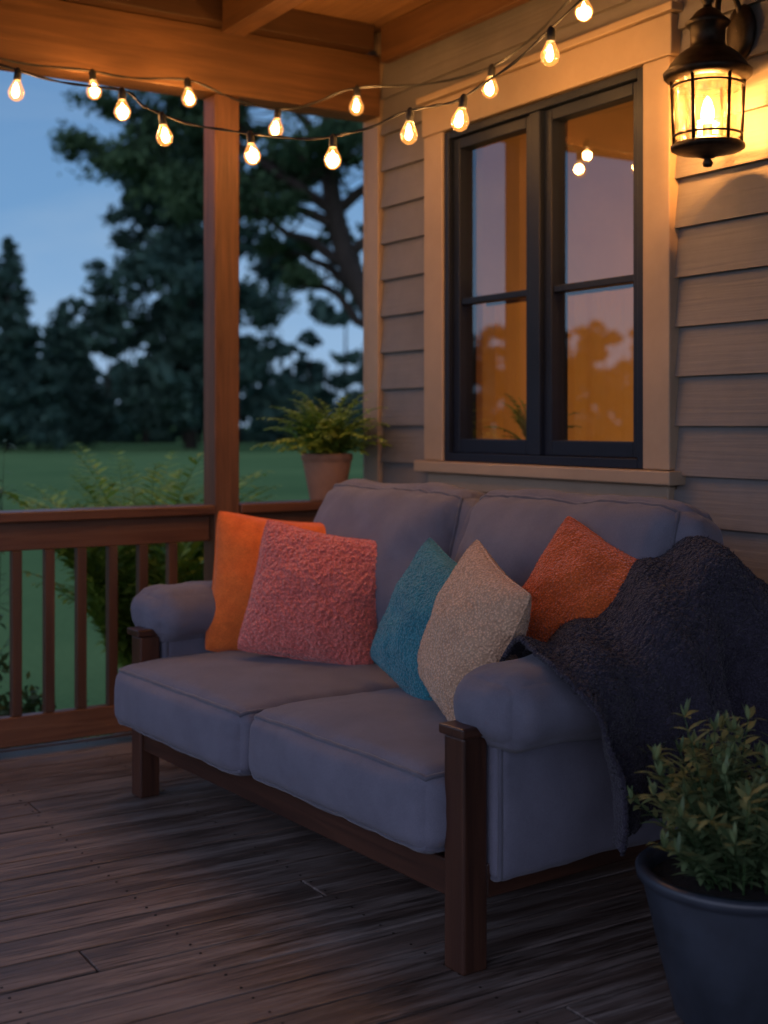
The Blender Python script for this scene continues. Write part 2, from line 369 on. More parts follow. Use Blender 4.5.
A.box((fx0,wy0,wz0+.002),(fx1,wy0+.03,wz1)); A.box((fx0,wy1-.03,wz0+.002),(fx1,wy1,wz1)); A.box((fx0,wy0+.031,wz0+.002),(fx1,wy1-.031,wz0+.035)); A.box((fx0,wy0+.031,wz1-.03),(fx1,wy1-.031,wz1))
A.box((fx0+.003,ym-.03,wz0+.036),(fx1,ym+.03,wz1-.031))
def sash(a,b):
    z0,z1=wz0+.037,wz1-.032; x0,x1=2.985,3.04; t=.042
    A.box((x0,a,z0),(x1,a+t,z1)); A.box((x0,b-t,z0),(x1,b,z1)); A.box((x0,a+t+.001,z0),(x1,b-t-.001,z0+t+.012)); A.box((x0,a+t+.001,z1-t),(x1,b-t-.001,z1))
    A.box((x0+.008,a+t+.001,1.725),(x1-.006,b-t-.001,1.75))
sash(wy0+.032,ym-.032); sash(ym+.032,wy1-.032)
A.build('window_frame',M['winframe'],house,bevel=.003)
A=MB()
for a,b_ in ((wy0+.07,ym-.07),(ym+.07,wy1-.07)): 
    o=len(A.v); A.v+=[(3.018,a,wz0+.07),(3.018,b_,wz0+.07),(3.018,b_,wz1-.06),(3.018,a,wz1-.06)]; A.f.append((o,o+3,o+2,o+1))
A.build('window_panes',M['wglass'],house)
V=[];F=[];nc_=160
for i in range(nc_+1):
    t=i/nc_; yy=wy0-.05+t*(wy1-wy0+.1); dx=.012*math.sin(t*70+2*math.sin(t*9))+.006*math.sin(t*151)
    V+=[(3.25+dx*.5,yy,1.0),(3.25+dx*.3,yy,1.745)]
for i in range(nc_): F.append((2*i,2*i+2,2*i+3,2*i+1))
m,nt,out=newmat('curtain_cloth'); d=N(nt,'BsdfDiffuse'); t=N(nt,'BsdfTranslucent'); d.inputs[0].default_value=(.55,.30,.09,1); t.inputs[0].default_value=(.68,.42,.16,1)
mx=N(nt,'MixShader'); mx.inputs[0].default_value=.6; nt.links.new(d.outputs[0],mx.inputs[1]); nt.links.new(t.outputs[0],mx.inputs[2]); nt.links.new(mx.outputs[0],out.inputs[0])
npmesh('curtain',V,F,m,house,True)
A=MB(); A.tube([(3.25,wy0-.1,1.752),(3.25,wy1+.1,1.752)],.008); A.build('curtain_rod',M['metal'],house)
A=MB(); A.box((3.16,-2.2,-.02),(8.9,4.74,0.0)); A.build('room_floor',M['beam'],house)
def plight(name,loc,W,col,rad=.03,parent=None):
    l=bpy.data.lights.new(name,'POINT'); l.energy=W; l.color=col; l.shadow_soft_size=rad
    o=bpy.data.objects.new(name,l); sc.collection.objects.link(o); o.location=loc
    if parent: o.parent=parent
    return o
plight('room_lamp',(5.2,3.3,1.3),62,(1,.58,.22),.15,house)

# ---------------------------------------------------------------- lantern
lan=empty('wall_lantern'); lc=(2.835,2.735,0)
A=MB()
A.lathe([(.001,2.008),(.012,2.010),(.016,2.02),(.010,2.032),(.03,2.04),(.062,2.05),(.098,2.056),(.108,2.062),(.108,2.072),(.096,2.08),(.001,2.081)],lc,36)
A.lathe([(.094,2.262),(.118,2.266),(.128,2.276),(.13,2.288),(.118,2.296),(.112,2.31),(.092,2.335),(.07,2.352),(.055,2.36),(.05,2.372),(.052,2.42),(.06,2.424),(.066,2.434),(.05,2.448),(.034,2.468),(.024,2.474),(.014,2.48),(.012,2.49),(.02,2.5),(.016,2.514),(.001,2.52)],lc,36)
A.lathe([(.090,2.262),(.001,2.30)],lc,36)
for k in range(6):
    t=2*math.pi*k/6+.35
    A.tube([(lc[0]+.097*math.cos(t),lc[1]+.097*math.sin(t),2.075),(lc[0]+.105*math.cos(t),lc[1]+.105*math.sin(t),2.268)],.0055,8)
for zz,rr in ((2.10,.099),(2.245,.105)):
    A.tube([(lc[0]+rr*math.cos(2*math.pi*k/40),lc[1]+rr*math.sin(2*math.pi*k/40),zz) for k in range(40)],.004,6,True)
A.tube(spline([(lc[0]+.04,lc[1],2.46),(lc[0]+.05,lc[1],2.52),(2.93,lc[1],2.545),(2.965,lc[1],2.50),(2.975,lc[1],2.43)],8),.009,10)
A.tube(spline([(lc[0],lc[1],2.51),(lc[0]+.02,lc[1],2.55),(lc[0]+.06,lc[1],2.55),(lc[0]+.05,lc[1],2.52)],8),.006,8)
A.lathe([(.001,2.081),(.03,2.083),(.022,2.10),(.014,2.105),(.014,2.135),(.001,2.136)],lc,20)
A.build('lantern_body',M['metal'],lan,smooth=True)
A=MB()
seg=28
for (r0,x0) in ((.05,2.984),(.056,2.978),(.05,2.966),(.03,2.958),(.001,2.956)):
    for k in range(seg):
        t=2*math.pi*k/seg; A.v.append((x0,lc[1]+r0*math.cos(t),2.43+1.5*r0*math.sin(t)))
for i in range(4):
    for k in range(seg): A.f.append((i*seg+k,i*seg+(k+1)%seg,(i+1)*seg+(k+1)%seg,(i+1)*seg+k))
A.build('backplate',M['metal'],lan,smooth=True)
A=MB(); A.lathe([(.088,2.083),(.097,2.262)],lc,48); A.build('lantern_glass',M['lglass'],lan,smooth=True)
A=MB(); A.lathe([(.001,2.137),(.012,2.14),(.019,2.158),(.018,2.178),(.010,2.205),(.001,2.218)],lc,20); A.build('lantern_bulb',M['flame'],lan,smooth=True)
plight('lantern_light',(lc[0],lc[1],2.175),68,(1,.42,.10),.03,lan)

# ---------------------------------------------------------------- string lights
def strand(name,bulbs,pre,post):
    e=empty(name); W=MB(); Bu=MB(); Gl=MB(); So=MB()
    tops=[(b[0],b[1],b[2]+.062) for b in bulbs]
    pts=[pre]+tops+[post]
    full=[pts[0]]
    for a,b in zip(pts[:-1],pts[1:]):
        a=Vector(a);b=Vector(b); mid=(a+b)/2; mid.z-=.035*(b-a).length; full+= [tuple(mid),tuple(b)]
    sp=spline(full,5)
    W.tube(sp,.0032,6)
    sp2=[p+Vector((.004*math.cos(i*.9),0,.004*math.sin(i*.9))) for i,p in enumerate(sp)]
    W.tube(sp2,.0028,6)
    for j,b in enumerate(bulbs):
        tx=random.uniform(-.12,.12); ty=random.uniform(-.12,.12)
        k0=len(So.v),len(Gl.v),len(Bu.v)
        c=(0,0,0)
        So.lathe([(.001,.072),(.006,.07),(.0125,.06),(.0135,.03),(.012,.026),(.001,.026)],c,12)
        Gl.lathe([(.012,.028),(.016,.018),(.0265,-.004),(.029,-.016),(.024,-.033),(.012,-.043),(.001,-.046)],c,16)
        Bu.lathe([(.001,.018),(.0035,.012),(.0075,.002),(.0105,-.012),(.0095,-.022),(.005,-.03),(.001,-.032)],c,10)
        rot=Matrix.Rotation(tx,3,'X')@Matrix.Rotation(ty,3,'Y')
        for mbx,k in zip((So,Gl,Bu),k0):
            for q in range(k,len(mbx.v)):
                v=Vector(mbx.v[q]); v.z-=.062; v=rot@v; v.z+=.062; mbx.v[q]=(v.x+b[0],v.y+b[1],v.z+b[2])
        plight('bulb_light',(b[0],b[1],b[2]-.01),5.2,(1,.48,.15),.02,e)
    W.build('cable',M['black'],e,smooth=True); So.build('sockets',M['black'],e,smooth=True); Gl.build('bulb_glass',M['bglass'],e,smooth=True); Bu.build('filaments',M['bulb'],e,smooth=True)
SL=[(1.304,4.491,2.418),(1.593,4.252,2.337),(1.690,4.132,2.240),(1.900,3.883,2.154),(2.084,3.650,2.120),(2.242,3.434,2.182),(2.328,3.262,2.199),(2.429,2.963,2.348)]
SU=[(1.644,4.70,2.512),(2.006,4.65,2.521),(2.271,4.40,2.387),(2.563,4.30,2.490),(2.642,3.538,2.403),(2.641,3.067,2.536)]
strand('string_lights',SL,(.95,4.78,2.66),(2.50,2.30,2.80))
strand('string_lights',SU,(1.1,4.775,2.62),(2.60,2.4,2.80))

# ---------------------------------------------------------------- cushions
def cushion_map(p,h,r,crown,side,seed,wr=.004):
    hx,hy,hz=h
    P=Vector((p[0]*hx,p[1]*hy,p[2]*hz))
    q=Vector((max(-hx+r,min(hx-r,P.x)),max(-hy+r,min(hy-r,P.y)),max(-hz+r,min(hz-r,P.z))))
    d=P-q
    if d.length>1e-9: d.normalize(); pos=q+d*r
    else: pos=P
    x,y,z=p
    pos.z+=z*crown*(1-x**4)*(1-y**4)*(1-.25*(x*x+y*y))
    pos.x+=x*side*(1-y**4)*(1-z*z); pos.y+=y*side*(1-x**4)*(1-z*z)
    w1=noise.noise(Vector((pos.x*6+seed,pos.y*6,pos.z*6)))*wr*1.5
    w2=noise.noise(Vector((pos.x*22,pos.y*22+seed,pos.z*14)))*wr*.35
    rd=noise.ridged_multi_fractal(Vector((pos.x*3.0+seed,pos.y*4.5,pos.z*4.5-seed)),1.0,2.2,3,1.0,2.0)*wr*.7
    sa=sorted((abs(x),abs(y),abs(z))); edge=max(0,(sa[1]-.72)/.28)
    pk=noise.noise(Vector((pos.x*34,pos.y*34,pos.z*34+seed)))*wr*.6*edge
    nn=d if d.length>1e-9 else Vector((0,0,z))
    pos+=nn*(w1+w2-rd+pk)
    return pos
def rcube(n):
    bm=bmesh.new(); bmesh.ops.create_cube(bm,size=2); bmesh.ops.subdivide_edges(bm,edges=bm.edges[:],cuts=n,use_grid_fill=True)
    V=[tuple(math.sin(max(-1,min(1,c))*math.pi/2) for c in v.co) for v in bm.verts]; F=[tuple(v.index for v in f.verts) for f in bm.faces]; bm.free(); return V,F
RC={}
def cushion(name,h,r,crown,side,mat4,parent,seed=0,n=52,wr=.004,pipe=True,pmask=(1,-1),pax=2):
    if n not in RC: RC[n]=rcube(n)
    V0,F0=RC[n]; A=MB(); A.v=[tuple(mat4@cushion_map(p,h,r,crown,side,seed,wr)) for p in V0]; A.f=list(F0)
    ob=A.build(name,M['sofa'],parent,smooth=True)
    if pipe:
        Pp=MB()
        for s_ in pmask:
            loop=[]; K=60
            for e in range(4):
                for k in range(K):
                    t=math.sin((-1+2*k/K)*math.pi/2)
                    q={0:(t,-1),1:(1,t),2:(-t,1),3:(-1,-t)}[e]
                    p3={2:(q[0],q[1],s_),0:(s_,q[0],q[1]),1:(q[0],s_,q[1])}[pax]
                    loop.append(mat4@cushion_map(p3,h,r,crown,side,seed,wr))
            Pp.tube(loop,.0065,8,True)
        Pp.build(name+'_piping',M['piping'],parent,smooth=True)
    return ob

SO=Vector((1.70,2.384,0)); SR=R(3.5)
sofa=empty('outdoor_loveseat',SO,SR)
LEN=1.78; T4=Matrix.Translation
A=MB()
for y0 in (0,LEN-.072):
    A.box((0,y0,0),(.072,y0+.072,.538)); A.box((.93,y0,0),(1.0,y0+.072,.86))
A.build('legs',M['frameZ'],sofa,bevel=.006)
A=MB(); A.box((.01,.074,.16),(.05,LEN-.074,.245)); A.box((.945,.074,.16),(.985,LEN-.074,.245)); A.box((.945,.074,.70),(.985,LEN-.074,.80)); A.box((.94,.074,.46),(.98,LEN-.074,.53))
A.box((.052,.08,.2),(.94,LEN-.08,.243)); A.build('frame_rails',M['frameY'],sofa,bevel=.005)
A=MB()
for y0 in (0.006,LEN-.066): A.box((.074,y0,.16),(.928,y0+.06,.24))
for y0 in (-.012,LEN-.078): A.box((-.012,y0,.539),(.99,y0+.09,.563))
A.build('side_rails',M['frameX'],sofa,bevel=.005)
cushion('seat_cushion',(.385,.418,.102),.050,.036,.026,T4((.328,.490,.352)),sofa,1.3,wr=.005)
cushion('seat_cushion_far',(.385,.432,.102),.050,.036,.026,T4((.30,1.325,.352)),sofa,5.1,wr=.005)
for y0,sg,nm in ((.02,1,'near'),(LEN-.02,-1,'far')):
    cushion('arm_panel_'+nm,(.435,.062,.175),.03,0,.006,T4((.515,y0+.01*sg,.37)),sofa,2+y0,pipe=True,pax=0,wr=.005)
    cushion('arm_roll_'+nm,(.462,.130,.098),.094,.006,.012,T4((.492,y0-.018*sg,.598)),sofa,3+y0,pipe=False,wr=.007)
for y0,hw,sd,nm in ((.452,.447,3,'near'),(1.318,.412,8,'far')):
    mt=T4((.765,y0,.74))@Matrix.Rotation(R(15),4,'Y')
    cushion('back_cushion_'+nm,(.115,hw,.305),.085,.014,.085,mt,sofa,sd,wr=.010,pax=0,pmask=(-1,1))

# ---------------------------------------------------------------- throw pillows
def pillow(name,c,n2,tilt,roll,w,T,mat,kind,seed=0,res=90,nrm_amp=0.0,cell=.012,nq=26000):
    up=Vector((0,0,1)); n=Vector((n2[0],n2[1],0)).normalized(); a=(-n).cross(up).normalized(); b=up
    b,n=b*math.cos(tilt)-n*math.sin(tilt), n*math.cos(tilt)+b*math.sin(tilt)
    a,b=a*math.cos(roll)-b*math.sin(roll), b*math.cos(roll)+a*math.sin(roll)
    c=Vector(c); par=empty(name,c)
    V=[];F=[]
    h=w/2
    def pos(u,v,s):
        us=math.sin(u*math.pi/2); vs=math.sin(v*math.pi/2)
        x=h*us*(1-.055*(1-vs*vs)-.05*(us*vs)**6); y=h*vs*(1-.055*(1-us*us)-.05*(us*vs)**6)
        th=T*.5*((1-us**2)*(1-vs**2)+1e-6)**.5
        th*=1+.10*noise.noise(Vector((us*1.5+seed,vs*1.5,s)))
        wr=noise.noise(Vector((us*2.6+seed,vs*2.6,s*2.)))*.008*(1-(us*vs)**2)+noise.noise(Vector((us*8+seed,vs*8,s*2.)))*.002
        y-=.012*(1-us*us)*(vs>0)*vs
        z=s*(th+wr*min(1,th*30))
        if nrm_amp>0:
            e=min(1,th*25)
            dd,_=noise.voronoi(Vector((x/cell+seed,y/cell,s*5.)))
            z+=s*nrm_amp*(max(0,1-2.2*dd[0]*dd[0])-.4)*e
            k=nrm_amp*.3*(noise.noise(Vector((x/cell*1.3,y/cell*1.3,7+s)))); x+=k; y+=k
        return x,y,z
    for s in (1,-1):
        o=len(V)
        for i in range(res+1):
            for j in range(res+1):
                x,y,z=pos(-1+2*i/res,-1+2*j/res,s); V.append(tuple(a*x+b*y+n*z))
        for i in range(res):
            for j in range(res):
                q=[o+i*(res+1)+j,o+(i+1)*(res+1)+j,o+(i+1)*(res+1)+j+1,o+i*(res+1)+j+1]
                F.append(q if s>0 else q[::-1])
    ob=npmesh('cover',V,F,mat,par,True)
    Pp=MB(); loop=[]
    K=40
    for e in range(4):
        for k in range(K):
            t=-1+2*k/K; q={0:(t,-1),1:(1,t),2:(-t,1),3:(-1,-t)}[e]; x,y,z=pos(q[0],q[1],1); loop.append(a*x+b*y)
    Pp.tube(loop,.004,6,True); Pp.build('seam',mat,par,smooth=True)
    Vn=np.array(V); fi=rng.integers(0,len(F),nq); Fn=np.array(F)
    P0=Vn[Fn[fi]].mean(1); e1=Vn[Fn[fi,2]]-Vn[Fn[fi,0]]; e2=Vn[Fn[fi,3]]-Vn[Fn[fi,1]]; nn=np.cross(e1,e2); nn/=np.linalg.norm(nn,axis=1,keepdims=True)+1e-9
    fuzz(P0,nn,.005,.0006,mat,par)
    return par
def fuzz(P0,nn,ln,wd,mat,par,name='fibres'):
    k=len(P0); d=nn+rng.normal(0,.7,(k,3)); d/=np.linalg.norm(d,axis=1,keepdims=True)
    t=np.cross(d,rng.normal(0,1,(k,3))); t/=np.linalg.norm(t,axis=1,keepdims=True)+1e-9
    l=ln*rng.uniform(.4,1.2,(k,1)); Vv=np.stack([P0-t*wd,P0+t*wd,P0+d*l],1).reshape(-1,3); Ff=np.arange(3*k).reshape(-1,3)
    return npmesh(name,Vv,Ff,mat,par)
pillow('orange_throw_pillow',(2.08,4.0,.69),(-.38,-.92),R(16),R(6),.50,.20,M['orange'],'fuzzy',1,nrm_amp=.0012,cell=.006,nq=9000)
pillow('coral_boucle_pillow',(2.06,3.71,.69),(-.58,-.82),R(20),R(10),.455,.21,M['pink'],'fuzzy',2,res=240,nrm_amp=.0075,cell=.0125,nq=12000)
pillow('teal_throw_pillow',(2.10,3.12,.675),(-1,.04),R(22),R(15),.42,.18,M['teal'],'fuzzy',3,res=180,nrm_amp=.0035,cell=.0075,nq=12000)
pillow('cream_throw_pillow',(2.00,2.765,.69),(-1,.22),R(18),R(15),.43,.20,M['cream'],'fuzzy',4,res=180,nrm_amp=.0038,cell=.008,nq=12000)
pillow('orange_throw_pillow',(2.26,2.61,.765),(-.85,-.42),R(24),R(24),.40,.19,M['orange2'],'fuzzy',5,res=180,nrm_amp=.0035,cell=.0075,nq=12000)

# ---------------------------------------------------------------- knitted throw
thr=empty('knitted_throw_blanket',SO,SR)
def sstep(a,b,x):
    t=max(0,min(1,(x-a)/(b-a))); return t*t*(3-2*t)
NU,NV=190,240
def throw_pt(u,v):
    x=.20+.84*u
    up=sstep(.36,.76,x); dn=sstep(.80,1.06,x)
    zr=.712+.215*up-.20*dn
    yin=.13+.06*math.sin(u*5)+.02*up
    zin=zr-.03
    hem=.30+.03*math.sin(u*7)+.06*u
    yo=-.165-.01*up
    path=[Vector((yin,zin-.02)),Vector((yin*.55,zr-.002)),Vector((.0,zr+.006)),Vector((yo*.72,zr-.022)),Vector((yo,zr-.085-.02*up)),Vector((yo-.008,zr-.2)),Vector((yo-.02,.5*(zr+hem)-.06)),Vector((yo-.03,hem))]
    s=v*(len(path)-1); i=min(int(s),len(path)-2); t=s-i
    P=[path[max(i-1,0)],path[i],path[i+1],path[min(i+2,len(path)-1)]]
    q=.5*((2*P[1])+(P[2]-P[0])*t+(2*P[0]-5*P[1]+4*P[2]-P[3])*t*t+(3*P[1]-P[0]-3*P[2]+P[3])*t**3)
    fall=sstep(.30,.9,v)
    ph=u*21+1.6*math.sin(u*6+v*2)+1.2*v
    fold=(math.sin(ph)*.5+.5)**1.3
    y=q.x-fall*.09*fold-.014*fall*math.sin(u*51+3*v)
    z=q.y+(1-fall)*.016*math.sin(u*26+v*9)
    x+= .02*fall*math.cos(ph) +.02*math.sin(v*8+1)
    x+= .05*fall*(1-u)
    nz=noise.noise(Vector((x*9,y*9,z*9)))*.018
    return Vector((x,y-nz*fall,z+nz*(1-fall)))
V=[];F=[]
for i in range(NU+1):
    for j in range(NV+1):
        p=throw_pt(i/NU,j/NV); 
        dd,_=noise.voronoi(Vector((i*.36,j*.36,0)))
        k=.009*(max(0,1-2.2*dd[0]*dd[0])-.4); V.append((p.x,p.y-k*.7,p.z+k*.7))
for i in range(NU):
    for j in range(NV): a=i*(NV+1)+j; F.append((a,a+NV+1,a+NV+2,a+1))
ob=npmesh('throw_cloth',V,F,M['throw'],thr,True); so=ob.modifiers.new('Solid','SOLIDIFY'); so.thickness=.011; so.offset=0
Vn=np.array(V);Fn=np.array(F); fi=rng.integers(0,len(F),26000); P0=Vn[Fn[fi]].mean(1); nn=np.cross(Vn[Fn[fi,2]]-Vn[Fn[fi,0]],Vn[Fn[fi,3]]-Vn[Fn[fi,1]]); nn/=np.linalg.norm(nn,axis=1,keepdims=True)+1e-9
nn*=np.sign((nn[:,1:2]*-1+nn[:,2:3]))
fuzz(P0+nn*.005,nn,.009,.0009,M['throw'],thr)

# ---------------------------------------------------------------- plants
def leafblade(A,base,d,ln,wd,droop=.3,nrm=None,seg=3):
    d=Vector(d).normalized(); side=d.cross(Vector((0,0,1)) if nrm is None else nrm)
    if side.length<.05: side=d.cross(Vector((1,0,0)))
    side.normalize(); o=len(A.v); p=Vector(base)
    for i in range(seg+1):
        t=i/seg; wdt=wd*math.sin(math.pi*min(.98,max(.04,t**.8)))*.5
        q=p+d*(ln*t)+Vector((0,0,-droop*ln*t*t))
        A.v.append(tuple(q-side*wdt)); A.v.append(tuple(q+side*wdt))
    for i in range(seg): A.f.append((o+2*i,o+2*i+1,o+2*i+3,o+2*i+2))
def frond(A,St,base,az,ln,elev,leaf,n=18,arch=1.0,wd=.012,start=2):
    base=Vector(base); h=Vector((math.cos(az),math.sin(az),0)); pts=[]
    p=base.copy(); e=elev; K=n
    for i in range(K+1):
        pts.append(p.copy()); d=h*math.cos(e)+Vector((0,0,math.sin(e))); p=p+d*(ln/K); e-=arch*1.6/K*(.15+1.4*(i/K)**1.5)
    St.tube(pts,[.003*(1-.8*i/K)+.0006 for i in range(K+1)],5)
    for i in range(start,K+1):
        t=i/K; L_=leaf*math.sin(math.pi*min(.97,.12+t*.85))**.7
        d=(pts[i]-pts[i-1]).normalized(); s=d.cross(Vector((0,0,1))); 
        if s.length<.05: s=Vector((-h.y,h.x,0))
        s.normalize()
        for sg in (-1,1):
            dd=s*sg*random.uniform(.75,1)+d*random.uniform(.45,.8)+Vector((0,0,random.uniform(-.1,.25)))
            leafblade(A,pts[i],dd,L_*random.uniform(.8,1.1),wd,random.uniform(.1,.5))
def pot(name_parent,c,rt,rb,h,mat,rim=.02):
    A=MB(); A.lathe([(.001,0),(rb*.96,0),(rb,.008),(rb+(rt-rb)*.45,h*.4),(rt*.985,h-rim*2.2),(rt*.99,h-rim*1.6),(rt*1.05,h-rim*1.4),(rt*1.06,h-.006),(rt*1.03,h),(rt*.95,h),(rt*.92,h-.01),(rt*.9,h-rim*2.5)],c,48); A.build('pot',mat,name_parent,smooth=True)
    A=MB()
    o=[(.001,h-rim*1.6),(rt*.3,h-rim*1.5),(rt*.6,h-rim*1.7),(rt*.93,h-rim*2)]; A.lathe(o,c,24); A.build('soil',M['soil'],name_parent,smooth=True)
e=empty('potted_fern'); c=(2.74,4.85,.924); pot(e,c,.105,.075,.20,M['terra'])
A=MB();St=MB()
for k in range(150):
    az=random.uniform(0,2*math.pi); el=random.uniform(.5,1.5); frond(A,St,(c[0]+random.uniform(-.04,.04),c[1]+random.uniform(-.04,.04),c[2]+.17),az,random.uniform(.18,.37),el,.06,12,1.2,.018)
A.build('fronds',M['fernb'],e); St.build('stems',M['fern'],e)
e=empty('potted_palm_fern'); c=(2.20,5.62,GZ); pot(e,c,.14,.11,.43,M['palepot'])
A=MB();St=MB()
for k in range(62):
    az=random.uniform(0,2*math.pi); frond(A,St,(c[0]+random.uniform(-.06,.06),c[1]+random.uniform(-.06,.06),c[2]+.4),az,random.uniform(1.0,1.38),random.uniform(1.28,1.52),.19,34,.95,.034,start=8)
for k in range(34):
    az=random.uniform(0,2*math.pi); frond(A,St,(c[0],c[1],c[2]+.4),az,random.uniform(.6,.95),random.uniform(1.0,1.45),.16,22,1.0,.03,start=5)
A.build('fronds',M['fernb'],e); St.build('stems',M['fern'],e)
def leafcloud(name,clumps,n,size,mat,parent=None,shell=.5,asp=.5):
    P=[]
    tot=sum(c[1][0]*c[1][1]+c[1][2]*c[1][0] for c in clumps)
    for cc,rr in clumps:
        k=max(20,int(n*(rr[0]*rr[1]+rr[2]*rr[0])/tot))
        ns=max(4,int(k/70)); d=rng.normal(0,1,(ns,3)); d/=np.linalg.norm(d,axis=1,keepdims=True); rad=rng.uniform(shell,1.0,(ns,1))
        sub=d*rad*np.array(rr); ss=rng.uniform(.10,.26,(ns,1))*np.mean(rr)
        idx=rng.integers(0,ns,k); g=rng.normal(0,1,(k,3))*np.array((1,1,.55)); P.append(np.array(cc)+sub[idx]+g*ss[idx])
    P=np.concatenate(P); k=len(P)
    a=rng.normal(0,1,(k,3)); a/=np.linalg.norm(a,axis=1,keepdims=True); b=np.cross(a,rng.normal(0,1,(k,3))); b/=np.linalg.norm(b,axis=1,keepdims=True)
    s=size*rng.uniform(.5,1.3,(k,1)); V=np.stack([P-a*s,P-b*s*asp,P+a*s,P+b*s*asp],1).reshape(-1,3); F=np.arange(4*k).reshape(-1,4)
    return npmesh(name,V,F,mat,parent)
e=empty('garden_shrubs')
leafcloud('foliage',[((1.45,5.5,-.08),(.33,.25,.36)),((1.75,5.45,-.2),(.25,.2,.25)),((1.0,5.6,-.1),(.4,.3,.33)),((.3,5.7,-.1),(.5,.35,.4)),((2.9,5.9,-.15),(.4,.3,.3))],16000,.028,M['fernd'],e,.3,.4)
A=MB()
for k in range(60):
    x=random.uniform(.2,3); yy=random.uniform(5.4,5.9); A.tube([(x,yy,GZ-.02),(x+random.uniform(-.1,.1),yy+random.uniform(-.1,.1),-.2),(x+random.uniform(-.2,.2),yy+random.uniform(-.15,.15),-.05)],[.006,.004,.002],5)
A.build('stems',M['bark'],e)
e=empty('bamboo_sapling'); A=MB();St=MB()
for k in range(8):
    bx,by=1.43+random.uniform(-.08,.08),5.50+random.uniform(-.1,.1); az=random.uniform(0,6.28); hh=random.uniform(1.4,1.85); ln=random.uniform(.05,.28)
    pts=[Vector((bx+math.cos(az)*ln*t*t,by+math.sin(az)*ln*t*t,GZ+hh*t)) for t in np.linspace(0,1,14)]
    St.tube(pts,[.005*(1-.8*i/13) for i in range(14)],5)
    for i in range(6,14):
        for q in range(2):
            a2=random.uniform(0,6.28); d=Vector((math.cos(a2),math.sin(a2),random.uniform(.1,.7))); tip=pts[i]+d*random.uniform(.05,.14); St.tube([pts[i],tip],[.0015,.0007],4)
            for z_ in range(3): leafblade(A,pts[i].lerp(tip,.4+.3*z_),d+Vector((random.uniform(-.6,.6),random.uniform(-.6,.6),random.uniform(-.6,.3))),random.uniform(.05,.09),.016,.3)
A.build('leaves',M['fernd'],e); St.build('stems',M['fernd'],e)
e=empty('potted_shrub'); c=(2.085,1.92,0.0); pot(e,c,.205,.135,.315,M['pot'],.016)
A=MB();St=MB()
for k in range(84):
    az=random.uniform(0,6.28); rr=random.uniform(0,.10); b0=Vector((c[0]+rr*math.cos(az),c[1]+rr*math.sin(az),.28))
    hh=random.uniform(.10,.29); lean=random.uniform(.02,.2)
    if k<6: hh=random.uniform(.32,.40); lean=random.uniform(.0,.07); b0=Vector((c[0]-.09+.02*k,c[1]-.0,.28))
    pts=[b0+Vector((math.cos(az)*lean*t**1.5,math.sin(az)*lean*t**1.5,hh*t)) for t in np.linspace(0,1,14)]
    St.tube(pts,[.0028*(1-.7*i/13) for i in range(14)],5)
    for i in range(2,14):
        for q in range(3):
            a2=i*2.4+q*2.09+az; d=Vector((math.cos(a2),math.sin(a2),random.uniform(.35,1.0)))
            leafblade(A,pts[i],d,random.uniform(.045,.085)*(1-.25*i/14),random.uniform(.013,.020),random.uniform(.1,.5),seg=4)
    for q in range(4): leafblade(A,pts[-1],(random.uniform(-.4,.4),random.uniform(-.4,.4),1),random.uniform(.03,.05),.01,.1,seg=4)
A.build('leaves',M['sage'],e,smooth=True); St.build('stems',M['fernd'],e)
e=empty('houseplant'); A=MB(); St=MB(); c=(3.155,3.98,1.09)
pot(e,c,.045,.035,.09,M['terra'],.01)
for k in range(46):
    frond(A,St,(c[0],c[1],c[2]+.07),random.choice([1.57,-1.57])+random.uniform(-.7,.7),random.uniform(.12,.26),random.uniform(.6,1.5),.035,9,1.0,.011)
A.build('fronds',M['fern'],e); St.build('stems',M['fern'],e)

# ---------------------------------------------------------------- trees
def limb(St,a,b,r0,r1,bend=.15,seed=0):
    a=Vector(a);b=Vector(b); ln=(b-a).length; pts=[]
    for i in range(9):
        t=i/8; p=a.lerp(b,t)+Vector((noise.noise(Vector((t*2.5,seed,1))),noise.noise(Vector((t*2.5,seed,5))),noise.noise(Vector((t*2.5,seed,9)))+.25))*bend*ln*math.sin(math.pi*t)
        pts.append(p)
    St.tube(pts,[r0+(r1-r0)*i/8 for i in range(9)],7); return pts
e=empty('oak_tree'); ox,oy=14.2,22.6
St=MB()
tr=spline([(ox,oy,GZ-.3),(ox-.1,oy,1.6),(ox-.15,oy+.1,3.2),(ox-.7,oy+.5,4.7),(ox-1.0,oy+.7,6.6),(ox-.8,oy+.9,9.0)],6)
St.tube(tr,list(np.linspace(.36,.14,len(tr))),10)
cl=[]
R_=Vector((.848,-.53,0))
def OP(a,z,dp=0): return Vector((ox,oy,0))+R_*a+Vector((.53,.848,0))*dp+Vector((0,0,z))
targets=[(-1.8,4.2,0,3.3),(-3.6,5.9,-.6,4.4),(-5.2,6.7,0,5.2),(-4.2,7.6,.5,5.6),(-2.4,6.7,1,5.2),(-1.0,6.9,-1,5.5),(1.6,6.2,.3,4.8),(3.2,7.2,0,5.6),(-3.2,8.8,0,6.5),(-.4,9.4,.5,6.8),(2.2,9.4,0,7),(-2.3,5.0,1.5,4.0),(-4.9,8.8,.2,6.2),(-.9,5.2,.5,3.7)]
